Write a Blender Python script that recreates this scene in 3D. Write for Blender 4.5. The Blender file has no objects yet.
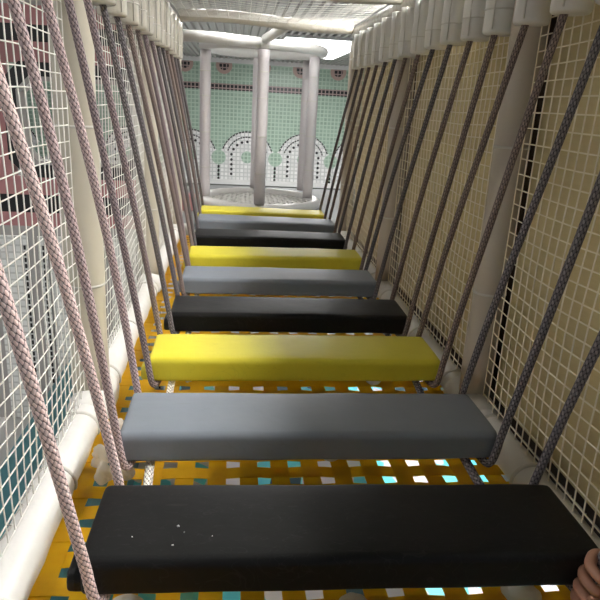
import bpy, bmesh, math, random
from mathutils import Vector, Matrix, noise
random.seed(7)
S = bpy.context.scene
COL = S.collection
PI = math.pi

# ------------------------------------------------------------------ helpers
def tag(o, label=None, cat=None, group=None, kind=None):
    if label: o['label'] = label
    if cat: o['category'] = cat
    if group: o['group'] = group
    if kind: o['kind'] = kind
    return o

def link_mesh(name, verts, faces, mat, parent=None, smooth=False, uvs=None):
    me = bpy.data.meshes.new(name)
    me.from_pydata([tuple(v) for v in verts], [], faces)
    if uvs is not None:
        uvl = me.uv_layers.new(name='UVMap')
        for i, uv in enumerate(uvs): uvl.data[i].uv = uv
    if smooth:
        me.polygons.foreach_set('use_smooth', [True] * len(me.polygons))
    if mat: me.materials.append(mat)
    me.update()
    o = bpy.data.objects.new(name, me)
    COL.objects.link(o)
    if parent: o.parent = parent
    return o

class MB:
    def __init__(s): s.v = []; s.f = []; s.uv = []
    def box(s, a, b):
        x0, y0, z0 = a; x1, y1, z1 = b; n = len(s.v)
        s.v += [(x0,y0,z0),(x1,y0,z0),(x1,y1,z0),(x0,y1,z0),(x0,y0,z1),(x1,y0,z1),(x1,y1,z1),(x0,y1,z1)]
        fs = [(0,3,2,1),(4,5,6,7),(0,1,5,4),(1,2,6,5),(2,3,7,6),(3,0,4,7)]
        s.f += [tuple(n + i for i in f) for f in fs]; s.uv += [(0,0)] * 24
        return s
    def prism(s, pts, y0, y1):   # polygon in XZ extruded along Y
        n = len(s.v); k = len(pts)
        s.v += [(p[0], y0, p[1]) for p in pts] + [(p[0], y1, p[1]) for p in pts]
        s.f.append(tuple(n + i for i in range(k))); s.f.append(tuple(n + k + i for i in reversed(range(k))))
        for i in range(k): s.f.append((n+i, n+k+i, n+k+(i+1) % k, n+(i+1) % k))
        s.uv += [(0,0)] * (2*k + 4*k)
        return s
    def tube(s, pts, r, seg=12, cap=True, rings=None, vscale=1.0):
        pts = [Vector(p) for p in pts]; n0 = len(s.v); m = len(pts)
        rs = r if isinstance(r, (list, tuple)) else [r] * m
        T = []
        for i in range(m):
            t = (pts[min(i+1, m-1)] - pts[max(i-1, 0)])
            T.append(t.normalized() if t.length > 1e-9 else Vector((0,0,1)))
        ref = Vector((0,1,0)) if abs(T[0].y) < .8 else Vector((1,0,0))
        u = (ref - T[0] * ref.dot(T[0])).normalized(); L = 0; Ls = []
        for i in range(m):
            if i: L += (pts[i] - pts[i-1]).length
            Ls.append(L)
            u = (u - T[i] * u.dot(T[i])).normalized(); w = T[i].cross(u)
            for j in range(seg):
                a = 2*PI*j/seg
                s.v.append(pts[i] + (u*math.cos(a) + w*math.sin(a)) * rs[i])
        for i in range(m-1):
            for j in range(seg):
                a = n0 + i*seg + j; b = n0 + i*seg + (j+1) % seg
                s.f.append((a, b, b+seg, a+seg))
                v0 = Ls[i]*vscale; v1 = Ls[i+1]*vscale
                s.uv += [(j/seg, v0), ((j+1)/seg, v0), ((j+1)/seg, v1), (j/seg, v1)]
        if cap:
            s.f.append(tuple(n0 + j for j in reversed(range(seg)))); s.uv += [(0,0)] * seg
            s.f.append(tuple(n0 + (m-1)*seg + j for j in range(seg))); s.uv += [(0,0)] * seg
        return s
    def build(s, name, mat, parent=None, smooth=False):
        return link_mesh(name, s.v, s.f, mat, parent, smooth, s.uv)

def empty(name, loc=(0,0,0)):
    o = bpy.data.objects.new(name, None); COL.objects.link(o); o.location = loc
    o.empty_display_size = .05
    return o

def rbox(name, a, b, mat, parent=None, bev=.01, seg=3):
    bm = bmesh.new(); bmesh.ops.create_cube(bm, size=1)
    for v in bm.verts:
        v.co = Vector([(a[i]+b[i])/2 + v.co[i]*(b[i]-a[i]) for i in range(3)])
    bmesh.ops.bevel(bm, geom=bm.edges[:], offset=bev, segments=seg, profile=.5, affect='EDGES')
    me = bpy.data.meshes.new(name); bm.to_mesh(me); bm.free()
    me.polygons.foreach_set('use_smooth', [True]*len(me.polygons))
    me.materials.append(mat)
    o = bpy.data.objects.new(name, me); COL.objects.link(o)
    if parent: o.parent = parent
    return o

# ------------------------------------------------------------------ materials
def srgb(r, g, b):
    f = lambda c: (c/255/12.92) if c/255 <= .04045 else ((c/255+.055)/1.055)**2.4
    return (f(r), f(g), f(b), 1)

def new_mat(name):
    m = bpy.data.materials.new(name); m.use_nodes = True
    nt = m.node_tree; b = nt.nodes['Principled BSDF']
    return m, nt, b

def N(nt, typ, **kw):
    n = nt.nodes.new(typ)
    for k, v in kw.items():
        if k.startswith('i_'): n.inputs[k[2:].replace('_', ' ')].default_value = v
        else: setattr(n, k, v)
    return n

def vinyl(name, col, col2=None, rough=.38, bump=.12, scale=14, coat=0.0, scratches=0.0, scol=(.7,.7,.7,1)):
    m, nt, b = new_mat(name); L = nt.links.new
    tc = N(nt, 'ShaderNodeTexCoord')
    ns = N(nt, 'ShaderNodeTexNoise'); ns.inputs['Scale'].default_value = scale; ns.inputs['Detail'].default_value = 3
    L(tc.outputs['Object'], ns.inputs['Vector'])
    mix = N(nt, 'ShaderNodeMixRGB'); mix.inputs[1].default_value = col; mix.inputs[2].default_value = col2 or tuple(c*.88 for c in col[:3]) + (1,)
    L(ns.outputs['Fac'], mix.inputs[0])
    out = mix.outputs[0]
    if scratches:
        mp = N(nt, 'ShaderNodeMapping'); mp.inputs['Scale'].default_value = (3, 9, 3); mp.inputs['Rotation'].default_value = (0, 0, .5)
        L(tc.outputs['Object'], mp.inputs[0])
        n2 = N(nt, 'ShaderNodeTexNoise'); n2.inputs['Scale'].default_value = 5; n2.inputs['Detail'].default_value = 1; n2.inputs['Distortion'].default_value = 1.5
        L(mp.outputs[0], n2.inputs['Vector'])
        a = N(nt, 'ShaderNodeMath', operation='SUBTRACT'); a.inputs[1].default_value = .5; L(n2.outputs['Fac'], a.inputs[0])
        ab = N(nt, 'ShaderNodeMath', operation='ABSOLUTE'); L(a.outputs[0], ab.inputs[0])
        rp = N(nt, 'ShaderNodeValToRGB'); rp.color_ramp.elements[0].position = 0; rp.color_ramp.elements[1].position = .012
        rp.color_ramp.elements[0].color = (scratches,)*3 + (1,); rp.color_ramp.elements[1].color = (0,0,0,1)
        L(ab.outputs[0], rp.inputs[0])
        m2 = N(nt, 'ShaderNodeMixRGB'); m2.inputs[2].default_value = scol; L(out, m2.inputs[1]); L(rp.outputs[0], m2.inputs[0]); out = m2.outputs[0]
    L(out, b.inputs['Base Color'])
    b.inputs['Roughness'].default_value = rough
    b.inputs['Coat Weight'].default_value = coat
    n3 = N(nt, 'ShaderNodeTexNoise'); n3.inputs['Scale'].default_value = scale*1.7; n3.inputs['Detail'].default_value = 2
    L(tc.outputs['Object'], n3.inputs['Vector'])
    bp = N(nt, 'ShaderNodeBump'); bp.inputs['Strength'].default_value = bump; bp.inputs['Distance'].default_value = .01
    L(n3.outputs['Fac'], bp.inputs['Height']); L(bp.outputs[0], b.inputs['Normal'])
    return m

def rope_mat(name, hi, lo, flk, strands=7, slope=.62):
    m, nt, b = new_mat(name); L = nt.links.new
    uv = N(nt, 'ShaderNodeUVMap'); sp = N(nt, 'ShaderNodeSeparateXYZ'); L(uv.outputs[0], sp.inputs[0])
    def M(op, a, bb=None, c=None):
        n = N(nt, 'ShaderNodeMath', operation=op)
        for i, x in enumerate((a, bb, c)):
            if x is None: continue
            if isinstance(x, (int, float)): n.inputs[i].default_value = x
            else: L(x, n.inputs[i])
        return n.outputs[0]
    U = M('MULTIPLY', sp.outputs[0], strands); V = M('MULTIPLY', sp.outputs[1], strands*slope)
    a = M('ADD', U, V); c = M('SUBTRACT', U, V)
    par = M('FLOORED_MODULO', M('ADD', M('FLOOR', a), M('FLOOR', c)), 2)
    fa = M('ABSOLUTE', M('SUBTRACT', M('FRACT', a), .5)); fc = M('ABSOLUTE', M('SUBTRACT', M('FRACT', c), .5))
    # strand on top: across profile + soft along profile
    ha = M('SUBTRACT', 1, M('ADD', M('MULTIPLY', fa, fa), M('MULTIPLY', M('MULTIPLY', fc, fc), 3.2)))
    hc = M('SUBTRACT', 1, M('ADD', M('MULTIPLY', fc, fc), M('MULTIPLY', M('MULTIPLY', fa, fa), 3.2)))
    h = M('ADD', M('MULTIPLY', ha, par), M('MULTIPLY', hc, M('SUBTRACT', 1, par)))
    rp = N(nt, 'ShaderNodeValToRGB'); e = rp.color_ramp.elements
    e[0].position = .36; e[0].color = lo; e[1].position = .66; e[1].color = hi
    L(h, rp.inputs[0])
    mx = N(nt, 'ShaderNodeMixRGB'); mx.inputs[2].default_value = flk
    L(M('MULTIPLY', par, .55), mx.inputs[0]); L(rp.outputs[0], mx.inputs[1])
    # soft long-period wear
    tc = N(nt, 'ShaderNodeTexCoord'); ns = N(nt, 'ShaderNodeTexNoise'); ns.inputs['Scale'].default_value = 6
    L(tc.outputs['Object'], ns.inputs['Vector'])
    m2 = N(nt, 'ShaderNodeMixRGB', blend_type='MULTIPLY'); m2.inputs[0].default_value = .5
    L(mx.outputs[0], m2.inputs[1]); L(ns.outputs['Color'], m2.inputs[2])
    bw = N(nt, 'ShaderNodeHueSaturation'); bw.inputs['Value'].default_value = 1.3; bw.inputs['Saturation'].default_value = .9
    L(mx.outputs[0], bw.inputs['Color']); L(bw.outputs[0], b.inputs['Base Color'])
    b.inputs['Roughness'].default_value = .7
    bp = N(nt, 'ShaderNodeBump'); bp.inputs['Strength'].default_value = .7; bp.inputs['Distance'].default_value = .003
    L(h, bp.inputs['Height']); L(bp.outputs[0], b.inputs['Normal'])
    return m

def plain(name, col, rough=.6, metal=0, spec=None):
    m, nt, b = new_mat(name)
    b.inputs['Base Color'].default_value = col; b.inputs['Roughness'].default_value = rough; b.inputs['Metallic'].default_value = metal
    return m

def emis(name, col, st):
    m, nt, b = new_mat(name)
    b.inputs['Base Color'].default_value = col
    b.inputs['Emission Color'].default_value = col; b.inputs['Emission Strength'].default_value = st
    return m

M_black = vinyl('black_vinyl', (.006,.006,.0062,1), (.009,.009,.009,1), rough=.46, bump=.10, scale=10, scratches=.10, scol=(.10,.10,.10,1))
M_black.node_tree.nodes['Principled BSDF'].inputs['Specular IOR Level'].default_value = .2
M_grey = vinyl('grey_vinyl', srgb(122,128,136), srgb(112,118,126), rough=.45, bump=.08, scale=9, scratches=.16, scol=(.12,.12,.12,1))
M_yellow = vinyl('yellow_vinyl', srgb(214,202,56), srgb(204,192,48), rough=.45, bump=.08, scale=9, scratches=.14, scol=(.25,.22,.03,1))
M_white = vinyl('white_vinyl', srgb(226,224,220), srgb(214,212,206), rough=.28, bump=.22, scale=16)
M_cream = vinyl('cream_vinyl', srgb(208,203,192), srgb(196,190,176), rough=.16, bump=.6, scale=12)
M_post = vinyl('post_vinyl', srgb(204,198,182), srgb(194,186,168), rough=.35, bump=.15, scale=10)
M_postd = vinyl('shaded_post_vinyl', srgb(196,186,172), srgb(184,174,160), rough=.4, bump=.15, scale=10)  # right posts: same vinyl, with the dim side's shade put into the colour
M_post2 = vinyl('tower_post_vinyl', srgb(214,208,208), srgb(202,196,196), rough=.35, bump=.1, scale=10)
M_seam = plain('seam_tape', srgb(205,202,194), .5)
M_net = plain('net_cord_white', srgb(232,230,222), .6)
M_netd = plain('net_cord_cream', srgb(244,236,216), .7)
M_lace = plain('lacing_cord', srgb(176,172,164), .7)
M_pink_rope = rope_mat('pink_rope', srgb(226,198,192), srgb(60,40,42), srgb(196,170,168))
M_mauve_rope = rope_mat('mauve_rope', srgb(146,128,128), srgb(34,24,30), srgb(104,90,96))
M_dark_rope = rope_mat('charcoal_rope', srgb(124,116,118), srgb(16,14,16), srgb(60,56,60))
M_brown_rope = rope_mat('brown_rope', srgb(138,120,112), srgb(40,28,26), srgb(90,76,72))
M_white_rope = rope_mat('white_rope', srgb(232,226,214), srgb(90,80,70), srgb(200,190,176))
M_skin = vinyl('skin', srgb(188,142,116), srgb(172,120,98), rough=.5, bump=.08, scale=40)
M_nail = plain('nail', srgb(214,168,150), .3)
M_sleeve_cloth = vinyl('sleeve_cloth', srgb(60,60,66), srgb(50,50,56), rough=.9, bump=.3, scale=60)
M_brown = plain('gap_shade_brown', srgb(64,44,34), .8)  # dark brown standing in for shade between the boards

def webbing_mat():
    m, nt, b = new_mat('yellow_webbing'); L = nt.links.new
    tc = N(nt, 'ShaderNodeTexCoord')
    w = N(nt, 'ShaderNodeTexNoise'); w.inputs['Scale'].default_value = 40
    L(tc.outputs['Object'], w.inputs['Vector'])
    mx = N(nt, 'ShaderNodeMixRGB'); mx.inputs[1].default_value = srgb(244,200,22); mx.inputs[2].default_value = srgb(230,180,16)
    L(w.outputs['Fac'], mx.inputs[0]); L(mx.outputs[0], b.inputs['Base Color'])
    b.inputs['Roughness'].default_value = .45
    tr = N(nt, 'ShaderNodeBsdfTranslucent'); L(mx.outputs[0], tr.inputs[0])
    ms = N(nt, 'ShaderNodeMixShader'); ms.inputs[0].default_value = .5
    L(b.outputs[0], ms.inputs[1]); L(tr.outputs[0], ms.inputs[2])
    L(ms.outputs[0], nt.nodes['Material Output'].inputs[0])
    return m
M_web = webbing_mat()

def wood_mat():
    m, nt, b = new_mat('beige_board'); L = nt.links.new
    tc = N(nt, 'ShaderNodeTexCoord'); mp = N(nt, 'ShaderNodeMapping'); mp.inputs['Scale'].default_value = (1, 2.5, 22)
    L(tc.outputs['Object'], mp.inputs[0])
    ns = N(nt, 'ShaderNodeTexNoise'); ns.inputs['Scale'].default_value = 3; ns.inputs['Detail'].default_value = 4
    L(mp.outputs[0], ns.inputs['Vector'])
    mx = N(nt, 'ShaderNodeMixRGB'); mx.inputs[1].default_value = srgb(218,202,156); mx.inputs[2].default_value = srgb(200,182,134)
    L(ns.outputs['Fac'], mx.inputs[0]); L(mx.outputs[0], b.inputs['Base Color']); b.inputs['Roughness'].default_value = .55
    return m
M_wood = wood_mat()

def tile_mat(name, c, grout, size=.1, rough=.3, axes='xz'):
    m, nt, b = new_mat(name); L = nt.links.new
    tc = N(nt, 'ShaderNodeTexCoord'); sp = N(nt, 'ShaderNodeSeparateXYZ'); L(tc.outputs['Object'], sp.inputs[0])
    cb = N(nt, 'ShaderNodeCombineXYZ'); L(sp.outputs[0], cb.inputs[0]); L(sp.outputs[2 if axes == 'xz' else 1], cb.inputs[1])
    br = N(nt, 'ShaderNodeTexBrick'); br.offset = 0; br.squash = 1
    br.inputs['Color1'].default_value = c; br.inputs['Color2'].default_value = tuple(x*.82 for x in c[:3]) + (1,)
    br.inputs['Mortar'].default_value = grout; br.inputs['Scale'].default_value = 1
    br.inputs['Mortar Size'].default_value = size*.14; br.inputs['Brick Width'].default_value = size; br.inputs['Row Height'].default_value = size
    L(cb.outputs[0], br.inputs['Vector']); L(br.outputs['Color'], b.inputs['Base Color']); b.inputs['Roughness'].default_value = rough
    return m
M_green = tile_mat('green_mosaic', srgb(158,184,164), srgb(184,204,188), .095)
M_wtile = tile_mat('white_mosaic', srgb(240,240,238), srgb(200,202,200), .1)
M_wtile2 = tile_mat('white_mosaic_small', srgb(244,244,240), srgb(206,206,202), .045)
M_btile = tile_mat('black_tile', srgb(30,30,32), srgb(170,150,146), .095)
M_dot = plain('black_tile_dot', srgb(28,28,30), .4)
M_pinkring = plain('pink_tile', srgb(184,158,148), .4)
M_pink = vinyl('pink_paint', srgb(186,130,130), srgb(176,120,120), rough=.5, bump=.05)
M_blackp = plain('black_paint', srgb(22,22,24), .5)
M_greyp = vinyl('grey_paint', srgb(178,174,170), srgb(168,164,160), rough=.6, bump=.05)
M_greyw = vinyl('grey_wall', srgb(150,152,150), srgb(130,132,130), rough=.7, bump=.1, scale=5)
M_teal = vinyl('teal_vinyl', srgb(78,138,146), srgb(66,122,130), rough=.45, bump=.1)
M_ceilw = plain('white_trim', srgb(226,226,224), .4)

def corrugated():
    m, nt, b = new_mat('corrugated_ceiling'); L = nt.links.new
    b.inputs['Base Color'].default_value = srgb(176,174,172); b.inputs['Roughness'].default_value = .4
    b.inputs['Metallic'].default_value = .2
    return m
M_corr = corrugated()

def ground_mat():
    m, nt, b = new_mat('ground_mats'); L = nt.links.new
    tc = N(nt, 'ShaderNodeTexCoord')
    mp = N(nt, 'ShaderNodeMapping'); mp.inputs['Scale'].default_value = (3.2, 1.6, 1); mp.inputs['Rotation'].default_value = (0,0,.35)
    L(tc.outputs['Object'], mp.inputs[0])
    vo = N(nt, 'ShaderNodeTexVoronoi'); vo.distance = 'CHEBYCHEV'; vo.inputs['Scale'].default_value = 1.6
    L(mp.outputs[0], vo.inputs['Vector'])
    rp = N(nt, 'ShaderNodeValToRGB'); rp.color_ramp.interpolation = 'CONSTANT'
    e = rp.color_ramp.elements
    e[0].position = 0; e[0].color = srgb(232,226,230)
    e[1].position = .35; e[1].color = srgb(110,222,232)
    for p, c in ((.62, srgb(240,236,238)), (.78, srgb(70,96,104)), (.88, srgb(130,226,226))):
        k = e.new(p); k.color = c
    sp = N(nt, 'ShaderNodeSeparateColor'); L(vo.outputs['Color'], sp.inputs[0]); L(sp.outputs[0], rp.inputs[0])
    sx = N(nt, 'ShaderNodeSeparateXYZ'); L(tc.outputs['Object'], sx.inputs[0])
    lt = N(nt, 'ShaderNodeMath', operation='LESS_THAN'); lt.inputs[1].default_value = -.95; L(sx.outputs[0], lt.inputs[0])
    g2 = N(nt, 'ShaderNodeMixRGB'); g2.inputs[2].default_value = srgb(206,204,200); L(lt.outputs[0], g2.inputs[0]); L(rp.outputs[0], g2.inputs[1])
    gt = N(nt, 'ShaderNodeMath', operation='GREATER_THAN'); gt.inputs[1].default_value = 4.6; L(sx.outputs[1], gt.inputs[0])
    g3 = N(nt, 'ShaderNodeMixRGB'); g3.inputs[2].default_value = srgb(190,190,188); L(gt.outputs[0], g3.inputs[0]); L(g2.outputs[0], g3.inputs[1])
    L(g3.outputs[0], b.inputs['Base Color']); b.inputs['Roughness'].default_value = .5
    return m
M_ground = ground_mat()

def milky():
    m, nt, b = new_mat('milky_plastic'); L = nt.links.new
    b.inputs['Base Color'].default_value = srgb(236,230,220); b.inputs['Roughness'].default_value = .35
    b.inputs['Transmission Weight'].default_value = .45; b.inputs['IOR'].default_value = 1.15
    tr = N(nt, 'ShaderNodeBsdfTranslucent'); tr.inputs[0].default_value = srgb(240,236,226)
    ms = N(nt, 'ShaderNodeMixShader'); ms.inputs[0].default_value = .35
    L(b.outputs[0], ms.inputs[1]); L(tr.outputs[0], ms.inputs[2]); L(ms.outputs[0], nt.nodes['Material Output'].inputs[0])
    return m
M_milk = milky()

# ------------------------------------------------------------------ dimensions
W = .62            # half width of the tunnel, rail centre line
HB = 1.43          # top rail height
RZ = .018          # bottom rail centre height
YS, YE = .46, 4.45 # bays: .46 | 1.79 | 3.12 | 4.45
BAYS = [.46, 1.79, 3.12, 4.45]
GZ = -1.2          # ground below the deck
CZ = 1.95          # ceiling
CEND = 16.0        # far wall

# ------------------------------------------------------------------ room shell
g = MB().box((-6, -1.5, GZ-.05), (5, CEND, GZ)).build('floor', M_ground); tag(g, kind='structure')
w = MB().box((-7, CEND, GZ), (6, CEND+.1, CZ)).build('wall_back', M_green); tag(w, kind='structure')
# corrugated ceiling, ribs along the length of the room
cm = MB(); x = -6.0; pitch = .11; pts = []
while x < 5:
    pts += [(x, CZ), (x+.045, CZ), (x+.055, CZ-.04), (x+.10, CZ-.04)]; x += pitch
nv = len(pts)
V = [(p[0], -1.5, p[1]) for p in pts] + [(p[0], CEND, p[1]) for p in pts] + [(p[0], -1.5, CZ+.05) for p in pts] + [(p[0], CEND, CZ+.05) for p in pts]
F = []
for i in range(nv-1):
    F.append((i, i+1, nv+i+1, nv+i)); F.append((2*nv+i, 3*nv+i, 3*nv+i+1, 2*nv+i+1))
c = link_mesh('ceiling', V, F, M_corr); tag(c, kind='structure')
tr = MB().box((-6, CEND-.06, CZ-.13), (5, CEND, CZ-.02)).build('trim_1', M_ceilw); tag(tr, kind='structure')

# far wall inlays  (sizes on the wall itself)
FS = 16/13.0
def fw(x, z): return (-.186 + (x+.186)*FS, .947 + (z-.947)*FS)
YW = CEND
def inlay(name, polys, mat, d, parent=None, y=None):
    m = MB(); y = YW if y is None else y
    for p in polys: m.prism(p, y-d, y)
    return m.build(name, mat, parent)
def circ(cx, cz, r, n=24, a0=0, a1=2*PI): return [(cx+r*math.cos(a0+(a1-a0)*i/n), cz+r*math.sin(a0+(a1-a0)*i/n)) for i in range(n + (0 if a1-a0 > 6.28 else 1))]
def arcband(cx, cz, r0, r1, a0, a1, n=1):
    o = [(cx+r1*math.cos(a0+(a1-a0)*i/n), cz+r1*math.sin(a0+(a1-a0)*i/n)) for i in range(n+1)]
    o += [(cx+r0*math.cos(a1-(a1-a0)*i/n), cz+r0*math.sin(a1-(a1-a0)*i/n)) for i in range(n+1)]
    return o
bz0 = fw(0, 1.145)[1]; bz1 = fw(0, 1.27)[1]
band = inlay('tile_band', [[(-6.9, bz0), (5.9, bz0), (5.9, bz1), (-6.9, bz1)]], M_btile, .012, w)
mx0 = fw(-1.234, 0)[0]; dx = .765*FS; mz = fw(0, 1.61)[1]
for i in range(-6, 6):
    cx = mx0 + i*dx
    if cx < -6.5 or cx > 5.5: continue
    md = inlay('medallion', [circ(cx, mz, .20)], M_pinkring, .014, w)
    inlay('medallion_core', [circ(cx, mz, .115)], M_btile, .022, md)
ac0 = fw(.028, 0)[0]; adx = 1.17*FS; az = fw(0, -.172)[1]; abase = fw(0, -.62)[1]
R1 = .665; rc = .15
for i in range(-5, 5):
    cx = ac0 + i*adx
    if cx < -6.3 or cx > 5.3: continue
    hw = adx/2-.02
    body = circ(cx, az, R1, 24, 0.32, PI-.32)
    body = [(cx+hw, abase), (cx+hw, az+.16)] + body + [(cx-hw, az+.16), (cx-hw, abase)]
    bd = inlay('arch_panel', [body], M_wtile, .012, w)
    P = []
    for rr in (R1, R1-.13):
        n = 20
        for k in range(n):
            a = .30 + (PI-.60)*k/n
            P.append(arcband(cx, az, rr-.032, rr, a, a+(PI-.6)/n*.78))
    for k in range(9):
        a = .2+(PI-.4)*k/8; r = R1-.26
        P.append(circ(cx+r*math.cos(a), az+r*math.sin(a), .035, 8))
    for sx in (-1, 1):
        for k in range(4): P.append(circ(cx+sx*(R1-.27), az-.05-.12*k, .035, 8))
        
    inlay('arch_dots', P, M_dot, .02, bd)
    inlay('arch_disc', [circ(cx, az+.02, rc)], M_green, .016, bd)
    ex = cx + adx/2
    inlay('arch_disc', [circ(ex, az, rc+.03)], M_green, .018, bd)
    inlay('tile_line', [[(ex-.028, az-.27-.1*k), (ex+.028, az-.27-.1*k), (ex+.028, az-.2-.1*k), (ex-.028, az-.2-.1*k)] for k in range(4)], M_dot, .018, bd)
lz = fw(0, -.62)[1]
lg = MB().box((-6.9, CEND-.16, lz-.11), (5.9, CEND, lz)).build('trim_2', M_ceilw); tag(lg, kind='structure')
lw = MB().box((-6.9, CEND-.03, GZ), (5.9, CEND, lz-.11)).build('trim_3', M_greyw); tag(lw, kind='structure')

# ------------------------------------------------------------------ striped facade on the left, frontal, with octagonal opening
FY = 3.9
fx0, fx1 = -4.2, -.825
FK = .78
fX = lambda x: -.186+(x+.186)*FK+2.1
fZ = lambda z: .947+(z-.947)*FK-GZ
ZB = .947+(GZ-.947)/FK; ZT = .947+(CZ-.05-.947)/FK
ox0, ox1, oz0, oz1, ch = -1.83, -.98, .40, 1.045, .10
fa = empty('striped_facade', (-2.1, FY, GZ))
tag(fa, 'pink and black striped partition with wide cut-corner opening, seen through the left net', 'partition')
def fbox(name, rects, mat, d=.06, front=0):
    for (a, b, c2, d2) in rects[:-1]: fbox(name, [(a, b, c2, d2)], mat, d, front)
    m = MB()
    for (a, b, c2, d2) in rects[-1:]: m.box((fX(a), front, fZ(b)), (fX(c2), d, fZ(d2)))
    return m.build(name, mat, fa)
def around(z0, z1):  # rects of a horizontal band that leave the opening free
    if z1 <= oz0 - .09 or z0 >= oz1 + .09: return [(fx0, z0, fx1, z1)]
    return [(fx0, z0, ox0-.07, z1), (ox1+.07, z0, fx1, z1)]
fbox('grey_header', [(fx0, 1.53, fx1, ZT)], M_greyp)
fbox('pink_panel', around(1.40, 1.53), M_pink)
fbox('black_stripe', around(1.285, 1.40), M_blackp)
fbox('pink_panel', around(1.135, 1.285), M_pink)
fbox('pink_panel', around(.80, 1.135), M_pink)
fbox('pink_panel', around(.16, .80), M_pink)
# black octagonal border with real depth
oc = lambda e, c2: [(ox0-e+c2, oz0-e), (ox1+e-c2, oz0-e), (ox1+e, oz0-e+c2), (ox1+e, oz1+e-c2), (ox1+e-c2, oz1+e), (ox0-e+c2, oz1+e), (ox0-e, oz1+e-c2), (ox0-e, oz0-e+c2)]
def octring(name, e0, e1, c0, c1, y0, y1, mat):
    A = oc(e0, c0); B = oc(e1, c1); m = MB()
    for i in range(8):
        j = (i+1) % 8; n = len(m.v)
        for (p, yy) in ((A[i], y0), (A[j], y0), (B[j], y0), (B[i], y0), (A[i], y1), (A[j], y1), (B[j], y1), (B[i], y1)):
            m.v.append((fX(p[0]), yy, fZ(p[1])))
        for f in ((0,1,2,3), (7,6,5,4), (0,4,5,1), (3,2,6,7), (0,3,7,4), (1,5,6,2)): m.f.append(tuple(n+q for q in f)); m.uv += [(0,0)]*4
    return m.build(name, mat, fa)
octring('opening_border', 0, .10, ch, ch+.03, -.012, .07, M_blackp)
octring('opening_lining', -.03, 0, ch-.01, ch, -.03, .09, M_greyp)
fbox('pink_corner', [(ox0-.07, .16, ox1+.07, oz0-.098)], M_pink, .055)
fbox('black_stripe', around(.02, .16), M_blackp)
fbox('pink_panel', around(-.09, .02), M_pink)
fbox('grey_rail', [(fx0, -.17, fx1, -.09)], M_greyp, .06)
fbox('grey_base', [(fx0, ZB, fx1, -.17)], M_greyp, .05)
for (a, b) in ((-3.4, -2.9), (-2.75, -2.25), (-2.1, -1.845), (-1.765, -1.70), (-1.68, -1.52), (-1.45, -1.30), (-1.2, -1.0), (-.95, -.8)):
    pn = fbox('mosaic_panel', [(a, ZB+.01, b, -.17)], M_wtile2, .05, -.015)
    m = MB()
    for k in range(30):
        m.box((fX(b)-.024, -.022, .03+.04*k), (fX(b)-.012, -.01, .03+.04*k+.027))
    m.build('dotted_line', M_dot, pn)

# teal ledge and far white mosaic strip between tunnel and facade
o = rbox('teal_padded_platform', (-1.18, -.2, GZ), (-.74, 3.85, -.6), M_teal, bev=.02)
tag(o, 'long teal padded platform running below the left net', 'platform')

# ------------------------------------------------------------------ ceiling lamps
M_lamp = emis('lamp_diffuser', (1, .985, .96, 1), 125)
M_lamp3 = emis('lamp_diffuser_fill', (1, .99, .98, 1), 30)  # for the added fill lamp on the left
M_lamp2 = emis('lamp_diffuser_bright', (1, .99, .98, 1), 20)
def lamp(x0, y0, x1, y1, mat, label, z=CZ-.03):
    e = empty('ceiling_lamp', ((x0+x1)/2, (y0+y1)/2, z)); tag(e, label, 'lamp')
    hx = (x1-x0)/2; hy = (y1-y0)/2
    MB().box((-hx, -hy, -.035), (hx, hy, -.02)).build('diffuser', mat, e)
    MB().box((-hx, -hy, -.018), (hx, hy, .004)).build('housing', M_ceilw, e)
    m = MB(); t = .02
    m.box((-hx-t, -hy-t, -.05), (-hx, hy+t, .005)); m.box((hx, -hy-t, -.05), (hx+t, hy+t, .005))
    m.box((-hx, -hy-t, -.05), (hx, -hy, .005)); m.box((-hx, hy, -.05), (hx, hy+t, .005))
    m.build('frame', M_ceilw, e)
    return e
lamp(.5, 9.6, 1.75, 13.4, M_lamp2, 'large bright ceiling light beyond the tower at the far end, right of the middle post')
lamp(.78, .1, .90, 4.3, M_lamp, 'long strip light in the ceiling just outside the right side of the rope tunnel')
lamp(-2.9, .3, -2.5, 1.9, M_lamp3, 'unseen fill light added in front of the striped partition on the left')  # added out of view to brighten the partition front
lamp(-.55, 4.75, .55, 5.0, M_lamp2, 'unseen fill light added above the gap between the rope tunnel and the far tower')  # added out of view to light the tower posts and ring
lamp(-3.0, 6.5, -2.3, 8.5, M_lamp2, 'unseen fill light added between striped partition and green mosaic wall')  # added fill, kept out of view, lifts the far area

# ------------------------------------------------------------------ posts, rails
def post(name, x, y, z0, z1, r, mat, label, cat='post', seams=(.35, .8, 1.2), bulge=True):
    e = empty(name, (x, y, z0)); tag(e, label, cat)
    n = 14; pts = [(0, 0, (z1-z0)*i/n) for i in range(n+1)]
    rs = [r*(1+.03*math.sin(i*1.7+x*9)) for i in range(n+1)]
    MB().tube(pts, rs, 24).build('padding', mat, e, True)
    for s in seams:
        if z0+s < z1: MB().tube([(0,0,s), (0,0,s+.008)], r*1.035, 24).build('seam_band', M_seam, e, True)
    return e
ords = ['nearest', 'middle', 'far end']
for i, y in enumerate(BAYS[1:]):
    for s, nm in ((-1, 'left'), (1, 'right')):
        post('padded_post', s*(W+.006), y, .055, HB-.05, .056 if s < 0 else .051, M_post if s < 0 else M_postd,
             ['nearest cream padded upright post on the %s side of the tunnel', 'second cream padded upright post on the %s side, past the nearest one', 'last cream padded upright post on the %s side, at the end of the steps'][i] % nm)
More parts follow.
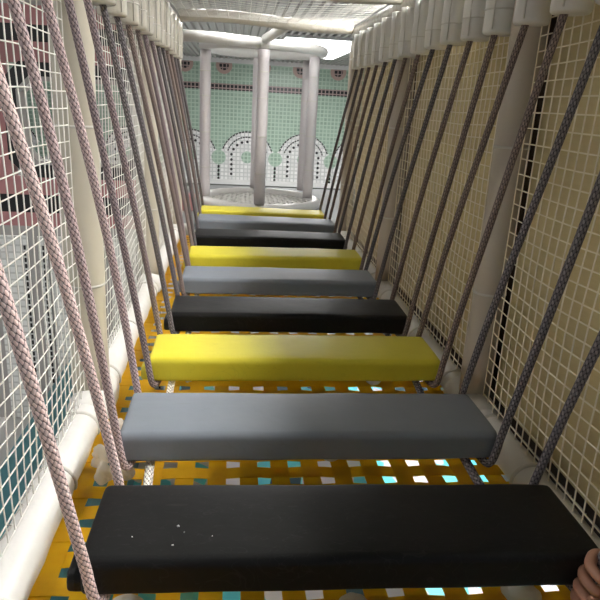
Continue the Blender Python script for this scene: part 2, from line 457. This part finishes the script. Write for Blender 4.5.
for s, nm in ((-1, 'left'), (1, 'right')):
    e = empty('bottom_rail', (s*W, 0, RZ-(.012 if s > 0 else 0))); tag(e, 'white padded tube along the floor under the %s net' % nm, 'rail')
    pts = [(0, .25+i*(YE-.25)/60, 0) for i in range(61)]
    rs = [.05*(1+.04*math.sin(i*2.3+s)) for i in range(61)]
    MB().tube(pts, rs, 24).build('padding', M_white, e, True)
    for y in (.93, 1.35, 1.62, 1.96, 2.4, 2.95, 3.29, 3.8, 4.28):
        MB().tube([(0,y-.006,0),(0,y-.004,0),(0,y+.004,0),(0,y+.006,0)], [.050,.0545,.0545,.050], 24).build('seam_band', M_seam, e, True)
    for y in BAYS[1:]:
        ys = [y-.12, y-.105, y-.06, y, y+.06, y+.105, y+.12]
        MB().tube([(0,t,0) for t in ys], [.05,.06,.066,.068,.066,.06,.05], 24).build('joint_cover', M_white, e, True)
    t = empty('top_rail', (s*W, 0, HB)); tag(t, 'cream padded tube along the top of the %s net carrying the rope sleeves' % nm, 'rail')
    MB().tube([(0, .3+i*(YE-.3)/30, 0) for i in range(31)], .045, 20).build('padding', M_cream, t, True)
for i, y in enumerate(BAYS[1:]):
    e = empty('cross_beam', (0, y, HB+.035)); tag(e, ['cream padded beam across the tunnel top nearest the camera', 'cream padded beam crossing the top edge of the picture', 'cream padded beam across the far end of the tunnel top'][i], 'beam')
    MB().tube([(-W+.04+ (2*W-.08)*k/12, 0, .012*math.sin(k*.5)) for k in range(13)], .04, 20).build('padding', M_cream, e, True)
e = empty('floor_end_rail', (0, YE+.02, .03)); tag(e, 'white padded tube across the floor behind the farthest yellow step', 'rail')
MB().tube([(-W+.05+(2*W-.1)*k/10, 0, 0) for k in range(11)], .045, 20).build('padding', M_white, e, True)

# ------------------------------------------------------------------ nets
def net_wall(s, y0, y1, z0, z1, mat, label, cell=.0415, r=.0016):
    n = MB(); ny = int(round((y1-y0)/cell)); nz = int(round((z1-z0)/cell))
    x = s*(W+.012)
    def P(i, j):
        y = y0+(y1-y0)*i/ny; z = z0+(z1-z0)*j/nz
        ey = min(i, ny-i)/ny*2; ez = min(j, nz-j)/nz*2
        d = Vector((0, 0, 0))
        d.x = (noise.noise((y*2.1+s*7, z*2.3, 1.5)))*.018*min(1, 3*min(ey, ez))
        d.z = (noise.noise((y*2.5, z*2.5+s*5, 9.1)))*.012*min(1, 4*ez)
        d.y = (noise.noise((y*3.1, z*3.0+s*5, 4.1)))*.007*min(1, 4*ey)
        return Vector((x+d.x, y+d.y, z+d.z))
    for i in range(ny+1): n.tube([P(i, j) for j in range(nz+1)], r, 5, cap=False)
    for j in range(nz+1): n.tube([P(i, j) for i in range(ny+1)], r, 5, cap=False)
    e = empty('safety_net', (0, 0, 0)); tag(e, label, 'net')
    n.build('mesh_cords', mat, e, True)
    # lacing cord spiralling round the bottom rail along the net edge
    l = MB(); turns = int((y1-y0)/.036); zz = []
    for q in range(turns+1):
        a0, a1 = ((1.12, .45), (.45, 1.12))[q % 2]
        for f in (0, .33, .66):
            a = a0+(a1-a0)*f
            zz.append((s*(W+.0535*math.sin(a)), y0+(y1-y0)*(q+f*(.9 if q % 2 else .25))/(turns+1), RZ+.0535*math.cos(a)))
    l.tube(zz, .0017, 5)
    l.build('lacing', M_lace, e, True)
    return e
lbl = ['nearest bay of the white cord net on the left side, before the first post',
       'middle bay of the white cord net on the left side, between the two nearer posts',
       'farthest bay of the white cord net on the left side']
lbr = ['nearest bay of the cream cord net in front of the beige boards on the right',
       'middle bay of the cream cord net in front of the beige boards on the right',
       'farthest bay of the cream cord net in front of the beige boards on the right']
for i in range(3):
    a = BAYS[i]+(.06 if i else .0); b = BAYS[i+1]-.06
    net_wall(-1, a, b, .068, HB-.06, M_net, lbl[i], r=.0018)
    net_wall(1, a, b, .038, HB-.06, M_netd, lbr[i], r=.0021)
def net_top(y0, y1, label):
    n = MB(); c = .062; nx = int(round(1.14/c)); ny = int(round((y1-y0)/c))
    def P(i, j):
        x = -.57+1.14*i/nx; y = y0+(y1-y0)*j/ny
        return Vector((x+.006*noise.noise((x*4, y*4, 2)), y, HB+.03-.03*math.sin(PI*i/nx)*math.sin(PI*j/ny)+.01*noise.noise((x*3, y*3, 7))))
    for i in range(nx+1): n.tube([P(i, j) for j in range(ny+1)], .0016, 5, cap=False)
    for j in range(ny+1): n.tube([P(i, j) for i in range(nx+1)], .0016, 5, cap=False)
    o = n.build('ceiling_net', M_net, None, True); tag(o, label, 'net')
net_top(1.84, 3.07, 'white cord net over the middle of the tunnel, between two cross beams')
net_top(3.17, 4.40, 'white cord net over the far part of the tunnel, at the top of the picture')

# boards behind the right net
o = MB().box((W+.09, .2, -.25), (W+.11, YE+.05, HB+.07)).build('gap_shade_sheet', M_brown); tag(o, 'dark brown sheet added behind the beige boards as the shade in the gaps', 'sheet')  # added sheet: keeps the gaps around the boards dark, as shade would
for i in range(3):
    a = BAYS[i]+(.05 if i else 0); b = BAYS[i+1]-.05
    o = rbox('beige_board', (W+.055, a, .062), (W+.075, b, HB+.05), M_wood, bev=.003, seg=1)
    tag(o, ['large beige wood board behind the net on the right, nearest the camera', 'beige wood board behind the right net between the two nearer posts', 'beige wood board behind the right net, farthest from the camera'][i], 'board')

# ------------------------------------------------------------------ webbing floor
def webbing():
    m = MB(); px = .084; py = .078; wd = .048; t = .0012; amp = .0013
    xs = [-.011+px*i for i in range(-7, 8)]; xs = [x+px/2 for x in xs if abs(x+px/2) < .60]
    ys = []; y = .40
    while y < YE-.03: ys.append(y); y += py
    def ribbon(pts, side):  # pts centres, side vector
        n = len(m.v)
        for p in pts:
            p = Vector(p); s2 = Vector(side)*wd/2; h = Vector((0,0,t/2))
            m.v += [p-s2-h, p+s2-h, p+s2+h, p-s2+h]
        k = len(pts)
        for i in range(k-1):
            a = n+4*i
            for q in range(4): m.f.append((a+q, a+(q+1) % 4, a+4+(q+1) % 4, a+4+q)); m.uv += [(0,0)]*4
        m.f.append((n, n+3, n+2, n+1)); m.f.append((n+4*k-4, n+4*k-3, n+4*k-2, n+4*k-1)); m.uv += [(0,0)]*8
    for i, x in enumerate(xs):
        pts = []
        for j, y in enumerate(ys):
            sg = amp*(1 if (i+j) % 2 else -1)
            pts += [(x+.002*noise.noise((x, y, 1)), y-wd/2, sg), (x+.002*noise.noise((x, y, 1)), y+wd/2, sg)]
        ribbon(pts, (1,0,0))
    for j, y in enumerate(ys):
        pts = [(-.575, y, 0)]
        for i, x in enumerate(xs):
            sg = -amp*(1 if (i+j) % 2 else -1)
            pts += [(x-wd/2, y, sg), (x+wd/2, y, sg)]
        pts.append((.575, y, 0))
        ribbon(pts, (0,1,0))
    o = m.build('webbing_floor', M_web); tag(o, 'woven yellow strap webbing forming the floor under the hanging steps', 'webbing')
webbing()

# ------------------------------------------------------------------ padded steps
Y0, PP, D, TH = .8153, .4272, .2189, .072
#      x      dy     z     yaw    tilt    halfL
PL = [(.0250, .0127, .2185, -.0071, -.0083, .4520), (.0060, -.0193, .2242, -.0008, .0001, .4420), (.0116, .0013, .2125, .0005, .0033, .4441),
      (.0259, -.0039, .2089, .0001, .0011, .440), (.0169, .0139, .2117, .0004, .0006, .4293), (.0221, -.0002, .2128, .0008, .006, .4390),
      (.0183, .0064, .2156, -.0002, -.003, .4323), (.0144, .0019, .2244, -.001, -.0093, .4394), (.0068, -.0002, .2119, -.0007, -.0074, .4369)]
MATS = [M_black, M_grey, M_yellow]; CN = ['black', 'grey', 'yellow']; ON = ['nearest', 'middle', 'farthest']
def step_mesh(L, d, t, seed, flat=False):
    # lofted rounded cross-section along X; origin at the centre of the top face
    r = .016; prof = []
    c4 = [(-d/2+r, -r, PI, PI/2), (d/2-r, -r, PI/2, 0), (d/2-r*.7, -t+r*.7, 0, -PI/2), (-d/2+r*.7, -t+r*.7, -PI/2, -PI)]
    for ci, (cy, cz, a0, a1) in enumerate(c4):
        rr = r if ci < 2 else r*.7
        for k in range(6):
            a = a0+(a1-a0)*k/5; prof.append([cy+rr*math.cos(a), cz+rr*math.sin(a)])
    # add extra points on the long flats for puffing
    P2 = []; n = len(prof)
    for i in range(n):
        a = prof[i]; b = prof[(i+1) % n]; P2.append(a)
        if math.hypot(a[0]-b[0], a[1]-b[1]) > .02:
            for q in (1/6, 2/6, 3/6, 4/6, 5/6): P2.append([a[0]+(b[0]-a[0])*q, a[1]+(b[1]-a[1])*q])
    prof = P2; n = len(prof)
    xs = [-L, -L+.0015, -L+.005, -L+.012] + [-L+.012+(2*L-.024)*i/44 for i in range(1, 44)] + [L-.012, L-.005, L-.0015, L]
    sc = {0: .86, 1: .93, 2: .98}
    V = []; F = []; m = len(xs)
    for i, x in enumerate(xs):
        e = min(i, m-1-i); s = {0: .80, 1: .90, 2: .965, 3: .993}.get(e, 1)
        for (y, z) in prof:
            zc = -t/2; yy = y*(1-(1-s)*.35); zz = zc+(z-zc)*(1-(1-s)*.8)
            u = y/(d/2)
            if z > zc: zz += .004*(1-u*u)*math.sin(PI*(x+L)/(2*L))**.5 if e > 0 else 0
            zz += .0022*noise.noise((x*7+seed, y*9, z*9+seed)); yy += .0018*noise.noise((x*7, y*9+seed, z*9+3))
            V.append((x, yy, zz))
    for i in range(m-1):
        for j in range(n):
            F.append((i*n+j, i*n+(j+1) % n, (i+1)*n+(j+1) % n, (i+1)*n+j))
    F.append(tuple(range(n))[::-1]); F.append(tuple((m-1)*n+j for j in range(n)))
    return V, F
def step_frame(k):
    x, dy, z, yaw, tilt, L = PL[k]
    y = Y0+k*PP+dy+D/2; z += .004
    return Matrix.Translation((x, y, z)) @ Matrix.Rotation(yaw, 4, 'Z') @ Matrix.Rotation(-tilt, 4, 'Y'), L
for k in range(9):
    Mx, L = step_frame(k); mat = MATS[k % 3]
    e = empty('padded_step'); e.matrix_world = Mx
    tag(e, '%s %s vinyl padded step hanging across the rope bridge' % (ON[k//3], CN[k % 3]), 'bridge step')
    V, F = step_mesh(L, D, TH, k*3.7)
    link_mesh('cushion', V, F, mat, e, True)
    for s in (-1, 1):
        fy = (D*.30, .0)[s > 0]
        V, F = step_mesh(.018, D*.36, TH*.55, k+s)
        o = link_mesh('end_flap', V, F, mat, e, True); o.location = (s*(L+.004), -fy, -TH*.42)

# crumbs on the nearest black step
M_crumb = plain('crumb', (.8,.8,.78,1), .6)
Mx, L = step_frame(0)
for i, (x, y, r) in enumerate(((-.300, -.030, .0022), (-.288, -.045, .0012), (-.375, -.055, .0014), (-.305, -.077, .0017), (-.24, -.055, .0010))):
    m = MB(); m.tube([(-r, 0, 0), (0, r*.5, r*.4), (r, 0, .0)], [r*.5, r*.8, r*.4], 6)
    o = m.build('white_crumb', M_crumb, None, True); o.location = Mx @ Vector((x, y, .004+r*.4)); o.rotation_euler = (0, 0, i*1.1)
    tag(o, 'tiny white crumb lying on the left half of the nearest black step', 'crumb', 'white crumbs on the nearest black step')

# ------------------------------------------------------------------ ropes and sleeves
RR = .0094; HP = 1.173; WT = .565; YT = .6701; PT = .1986
def catmull(P, n=8):
    P = [Vector(p) for p in P]; Q = [P[0]*2-P[1]] + P + [P[-1]*2-P[-2]]; out = []
    for i in range(1, len(Q)-2):
        for k in range(n):
            t = k/n; a, b, c2, d = Q[i-1], Q[i], Q[i+1], Q[i+2]
            out.append(.5*((2*b)+(c2-a)*t+(2*a-5*b+4*c2-d)*t*t+(3*b-a-3*c2+d)*t**3))
    out.append(Q[-2]); return out
LM = [M_pink_rope, rope_mat('dusty_rope', srgb(190,166,164), srgb(44,30,36), srgb(150,128,130)), M_mauve_rope, M_dark_rope, M_brown_rope, M_mauve_rope, M_dark_rope, M_brown_rope, M_dark_rope]
RM = [M_dark_rope, M_dark_rope, M_brown_rope, M_brown_rope, M_dark_rope, M_brown_rope, M_dark_rope, M_brown_rope, M_dark_rope]
LN = ['pale pink', 'pink and mauve', 'mauve', 'charcoal', 'brown', 'mauve', 'charcoal', 'brown', 'charcoal']
RN = ['charcoal', 'charcoal', 'brown', 'brown', 'charcoal', 'brown', 'charcoal', 'brown', 'charcoal']
def straight(a, b, n, sag=0, ph=0):
    a = Vector(a); b = Vector(b); out = []
    for i in range(n):
        t = i/n; p = a.lerp(b, t)
        p += Vector((sag*math.sin(PI*t), .006*math.sin(PI*t)*math.sin(t*5+ph), 0)); out.append(p)
    return out
for k in range(9):
    Mx, L = step_frame(k)
    for s, side in ((-1, 'left'), (1, 'right')):
        topF = Vector((s*WT, YT+PT*(2*k), HP+.05)); topB = Vector((s*WT, YT+PT*(2*k+1), HP+.05))
        r = RR
        L0 = L
        if k == 0 and s < 0: L = L-.014
        A = Mx @ Vector((s*(L-.002), -D/2-r-.001, -.012))
        low = [Vector((s*(L-.006), -D/2-r-.001, -TH*.55)), Vector((s*(L-.012), -D/2-r*.5, -TH-.002)), Vector((s*(L-.022), -D/2+.012, -TH-r-.001)),
               Vector((s*(L-.028), 0, -TH-r-.002)), Vector((s*(L-.022), D/2-.012, -TH-r-.001)), Vector((s*(L-.014), D/2+r*.5, -TH-.002)), Vector((s*(L-.010), D/2+r+.001, -TH*.5))]
        B = Mx @ Vector((s*(L-.008), D/2+r+.001, -.01))
        path = straight(topF, A, 24, s*(-.016 if k < 2 and s < 0 else -.006), k) + catmull([A] + [Mx @ p for p in low] + [B], 6)[:-1]
        back = straight(topB, B, 24, s*(-.016 if k < 2 and s < 0 else -.006), k+2); path += [B] + back[::-1]
        m = MB().tube(path, r, 12, vscale=1/(2*PI*r))
        o = m.build('hanging_rope', (LM if s < 0 else RM)[k], None, True)
        tag(o, '%s braided rope looped under the %s end of the %s %s step' % ((LN if s < 0 else RN)[k], side, ON[k//3], CN[k % 3]), 'rope')
        for q, tp in ((0, topF), (1, topB)):
            e = empty('rope_sleeve', (tp.x+s*.004, tp.y, HP))
            tag(e, '%s sleeve over the %s rope of the %s %s step, %s side' % ('cream' if s < 0 else 'white', ['front', 'rear'][q], ON[k//3], CN[k % 3], side), 'sleeve')
            h = HB-.05-HP
            rj = .048+.003*math.sin(k*5+q*2)
            pts = [(0,0,0), (0,0,.001), (0,0,.006), (0,0,.015)] + [(0,.002*math.sin(z*20+k),.015+(h-.02)*z) for z in (.2,.4,.6,.8,1)]
            rs = [.016, rj*.92, rj*.99, rj] + [rj*(1+.04*math.sin(z*9+k+q)) for z in (.2,.4,.6,.8,1)]
            zz = .004*math.sin(k*3.1+q*1.7+s)
            e.location.z += zz
            MB().tube(pts, rs, 20).build('padding', M_cream if s < 0 else M_white, e, True)
            sx = -s*rj*1.01
            MB().tube([(sx*.75, -rj*.66, .01), (sx*.76, -rj*.67, h*.5), (sx*.75, -rj*.66, h-.005)], .0022, 6).build('side_seam', M_seam, e, True)
            MB().tube([(0,0,h*.30), (0,0,h*.30+.004)], rj*1.05, 20).build('seam_band', M_seam, e, True)
# long ropes running under all steps
for s, side, mt, nm in ((-1, 'left', M_white_rope, 'off-white'), (1, 'right', M_dark_rope, 'dark grey')):
    pts = []
    for k in range(9):
        Mx, L = step_frame(k)
        for v in (-.07, 0, .07): pts.append(Mx @ Vector((s*(L-.065), v, -TH-.0125)))
        if k < 8:
            M2, L2 = step_frame(k+1); a = Mx @ Vector((s*(L-.07), .10, -TH-.016)); b = M2 @ Vector((s*(L2-.07), -.10, -TH-.016))
            p = (a+b)/2; pts.append(Vector((p.x+s*.004, p.y, p.z-.014)))
    m = MB().tube(catmull(pts, 5), .0105, 10, vscale=1/(2*PI*.0105))
    o = m.build('linking_rope', mt, None, True); tag(o, '%s rope running beneath all the steps near their %s ends' % (nm, side), 'rope')

# ------------------------------------------------------------------ milky balls
def ball(x, y, r, crush, label, seed=0, mat=None, z=None):
    bm = bmesh.new(); bmesh.ops.create_icosphere(bm, subdivisions=4, radius=r)
    for v in bm.verts:
        n = v.co.normalized()
        d = 0
        if crush:
            for q in range(4):
                dv = Vector((math.sin(seed*3+q*2.1), math.cos(seed*2+q*1.7), .5*math.sin(q*4+seed))).normalized()
                t = n.dot(dv)
                if t > .35: d -= (t-.35)*crush*r
            d += crush*r*.25*noise.noise(n*2.5+Vector((seed, 0, 0)))
        v.co += n*d
    lo = min(v.co.z for v in bm.verts)
    me = bpy.data.meshes.new('play_ball'); bm.to_mesh(me); bm.free()
    me.polygons.foreach_set('use_smooth', [True]*len(me.polygons)); me.materials.append(mat or M_milk)
    o = bpy.data.objects.new('play_ball', me); COL.objects.link(o); o.location = (x, y, (.0028 if z is None else z)-lo)
    tag(o, label, 'ball')
ball(.091, 1.47, .036, 0, 'milky plastic ball on the yellow webbing, showing below the nearest grey step', 1)
ball(-.530, 1.44, .030, .8, 'crumpled milky plastic ball lying closest to the left rail', 2)
ball(-.500, 1.365, .034, .7, 'dented milky plastic ball at the rear left corner of the nearest black step', 3)
ball(-.510, 1.575, .034, .6, 'crumpled milky plastic ball beside the left end of the nearest grey step', 6)
ball(-.368, .885, .045, 0, 'round white plastic ball under the front left of the nearest black step', 4, M_white)
ball(.05, .90, .036, .2, 'milky plastic ball under the middle of the nearest black step', 5)
ball(.40, .93, .042, .5, 'cloudy crumpled plastic ball under the front right of the nearest black step', 7)
ball(.318, 1.955, .034, .3, 'milky plastic ball in the gap in front of the nearest yellow step', 8)
ball(.535, 1.93, .036, .8, 'crumpled clear plastic ball against the right rail by the nearest yellow step', 9)
ball(-.455, 1.385, .028, .7, 'small dented milky plastic ball peeping out behind the nearest pale pink rope', 12)
ball(-.33, 1.96, .036, .8, 'crumpled milky plastic ball behind the left of the nearest grey step', 10)

# ------------------------------------------------------------------ tower at the far end
TC = Vector((.03, 5.70)); TR = .52
def ring(name, z, R, r, mat, label, cat, n=48):
    m = MB(); seg = 16
    for i in range(n):
        a = 2*PI*i/n
        rr = r*(1+.04*math.sin(i*2.2))
        for j in range(seg):
            b = 2*PI*j/seg
            m.v.append(((R+rr*math.cos(b))*math.cos(a), (R+rr*math.cos(b))*math.sin(a), rr*math.sin(b)))
    for i in range(n):
        for j in range(seg):
            m.f.append((i*seg+j, ((i+1) % n)*seg+j, ((i+1) % n)*seg+(j+1) % seg, i*seg+(j+1) % seg)); m.uv += [(0,0)]*4
    e = empty(name, (TC.x, TC.y, z)); tag(e, label, cat)
    m.build('padding', mat, e, True); return e
eb = ring('base_ring', .075, TR, .05, M_white, 'white padded ring on the floor at the foot of the far tower', 'ring')
# diamond net filling the base ring
m = MB(); c0 = TR-.04
for i in range(-8, 9):
    d = i*.062; h = math.sqrt(max(0, c0*c0-d*d))
    if h < .03: continue
    for sg in (1, -1):
        ax = Vector((math.cos(.785), sg*math.sin(.785), 0)); pr = Vector((-ax.y, ax.x, 0))
        m.tube([pr*d-ax*h + Vector((0,0,0)), pr*d - ax*h*.5+Vector((0,0,-.01)), pr*d+ax*h*.5+Vector((0,0,-.01)), pr*d+ax*h], .006, 5, cap=False)
m.build('ring_net', M_net, eb, True)
ring('top_ring', 1.385, TR, .042, M_white, 'white padded ring around the top of the far tower', 'ring')
def tpost(x, y, label, r=.046): post('tower_post', x, y, .125, 1.345, r, M_post2, label, seams=(.25, .55, .85, 1.05))
tpost(.012, TC.y-TR, 'white padded post in the middle of the far tower, nearest of its five')
tpost(-.465, TC.y-.14, 'white padded post on the left side of the far tower')
tpost(.475, TC.y-.05, 'white padded post on the right side of the far tower')
tpost(-.005, 6.21, 'white padded post behind the middle one of the far tower', .042)
tpost(.465, 6.15, 'white padded post just left of the right one of the far tower', .042)
e = empty('brace_beam', (0, 0, 0)); tag(e, 'short white padded brace slanting from the tower top to the far tunnel beam', 'beam')
MB().tube([(.02, TC.y-TR-.04, 1.42), (.10, 4.85, 1.45), (.16, 4.50, 1.475)], .036, 16).build('padding', M_white, e, True)
e = empty('side_beam', (0, 0, 0)); tag(e, 'white padded beam running left from the top of the far middle post', 'beam')
MB().tube([(-.60, 4.90, 1.385), (-.30, 5.0, 1.39), (-.03, 5.11, 1.385)], .042, 16).build('padding', M_white, e, True)
# deck beyond the tunnel that carries the tower
o = rbox('far_deck', (-.7, 4.55, -.12), (1.5, 7.1, 0.02), M_greyw, bev=.01); tag(o, 'grey speckled deck under the far tower', 'deck')
# small pink block on the deck left
rb = rbox('pink_block', (-.68, 5.3, .02), (-.54, 5.44, .16), M_pink, bev=.02); tag(rb, 'small pink block on the deck, seen between the far left ropes', 'block')

# ------------------------------------------------------------------ hand gripping the near right rope
def skin_chain(bmv, edges, name, mat, parent, levels=2):
    me = bpy.data.meshes.new(name); me.from_pydata([v[0] for v in bmv], edges, [])
    o = bpy.data.objects.new(name, me); COL.objects.link(o)
    sk = o.modifiers.new('skin', 'SKIN'); sk.use_smooth_shade = True
    for i, v in enumerate(bmv):
        d = me.skin_vertices[0].data[i]; d.radius = (v[1], v[2]) if len(v) > 2 else (v[1], v[1]); d.use_root = (i == 0)
    sb = o.modifiers.new('sub', 'SUBSURF'); sb.levels = levels; sb.render_levels = levels
    me.materials.append(mat)
    return o
def hand():
    # local frame: rope axis along +Z through origin; palm on +X side, fingers wrap round -Y ... ; scale in metres
    V = []; E = []
    def add(p, r, parent=None, r2=None):
        V.append((Vector(p), r, r2 or r)); 
        if parent is not None: E.append((parent, len(V)-1))
        return len(V)-1
    w0 = add((.060, -.030, 0), .030, None, .030)
    palm = add((.045, -.004, .0), .026, w0)
    fore = add((.085, -.085, -.030), .027, w0); f2 = add((.12, -.19, -.075), .033, fore); f3 = add((.16, -.32, -.12), .040, f2)
    zs = [.034, .011, -.012, -.033]; ln = [.94, 1.0, .96, .82]
    for z, l in zip(zs, ln):
        k0 = add((.040, .012, z), .0135, palm)
        k1 = add((.022*l, .034*l, z*1.04), .0122, k0)
        k2 = add((-.012*l, .031*l, z*1.02), .0116, k1)
        k3 = add((-.026*l, .006*l, z), .0108, k2)
        k4 = add((-.016*l, -.016*l, z*.98), .0098, k3)
        k5 = add((-.006, -.0225, z*.97), .0086, k4)
    t0 = add((.038, -.036, -.010), .0200, w0); t1 = add((.012, -.047, .002), .0160, t0); t2 = add((-.014, -.047, .010), .0142, t1); t3 = add((-.036, -.040, .016), .0120, t2)
    return V, E
V, E = hand()
Mx, L = step_frame(0)
gp = Vector((.492, .802, .232))
axis = (Vector((WT, YT, HP)) - (Mx @ Vector((L-.002, -D/2-RR, -.012)))).normalized()
rot = Vector((0,0,1)).rotation_difference(axis).to_matrix().to_4x4()
hb = Mx @ Vector((L-.002, -D/2-RR-.001, -.012)) + axis*-.036+Vector((-.014, -.022, 0))
MM = Matrix.Translation(hb) @ rot @ Matrix.Rotation(math.radians(-12), 4, 'Z') @ Matrix.Scale(1.2, 4)
V = [(tuple(MM @ v[0]), v[1], v[2]) for v in V]
h = skin_chain(V, E, 'hand', M_skin, None)
nb = bmesh.new(); bmesh.ops.create_uvsphere(nb, u_segments=12, v_segments=8, radius=1)
for v in nb.verts: v.co = MM @ (Vector((-.037, -.0505, .017)) + Vector((v.co.x*.0095, v.co.y*.0022, v.co.z*.0075)))
nm_ = bpy.data.meshes.new('thumbnail'); nb.to_mesh(nm_); nb.free(); nm_.materials.append(M_nail)
nm_.polygons.foreach_set('use_smooth', [True]*len(nm_.polygons))
no = bpy.data.objects.new('thumbnail', nm_); COL.objects.link(no); no.parent = h
tag(h, "person's bare hand gripping the near right rope at the picture's lower right corner", 'hand')

# ------------------------------------------------------------------ camera
cam = bpy.data.cameras.new('camera'); co = bpy.data.objects.new('camera', cam); COL.objects.link(co)
cam.sensor_width = 36; cam.sensor_fit = 'HORIZONTAL'; cam.lens = 608.19/600*36; cam.clip_start = .02; cam.clip_end = 60
r = Vector((.99394, -.096778, .05212)); d = Vector((.019737, -.309326, -.950751)); f = Vector((.108134, .946019, -.305542))
mw = Matrix.Identity(4)
for i in range(3): mw[i][0] = r[i]; mw[i][1] = -d[i]; mw[i][2] = -f[i]
mw[0][3], mw[1][3], mw[2][3] = -.18601, 0, .94667
co.matrix_world = mw
S.camera = co

# ------------------------------------------------------------------ world, view
wd = bpy.data.worlds.new('world'); S.world = wd; wd.use_nodes = True
bg = wd.node_tree.nodes['Background']; bg.inputs[0].default_value = (.95, .97, 1, 1); bg.inputs[1].default_value = .26
S.view_settings.view_transform = 'Standard'; S.view_settings.look = 'None'; S.view_settings.gamma = 1
S.view_settings.use_curve_mapping = False
S.view_settings.exposure = -0.12
try: S.cycles.max_bounces = 6; S.cycles.use_denoising = True
except Exception: pass
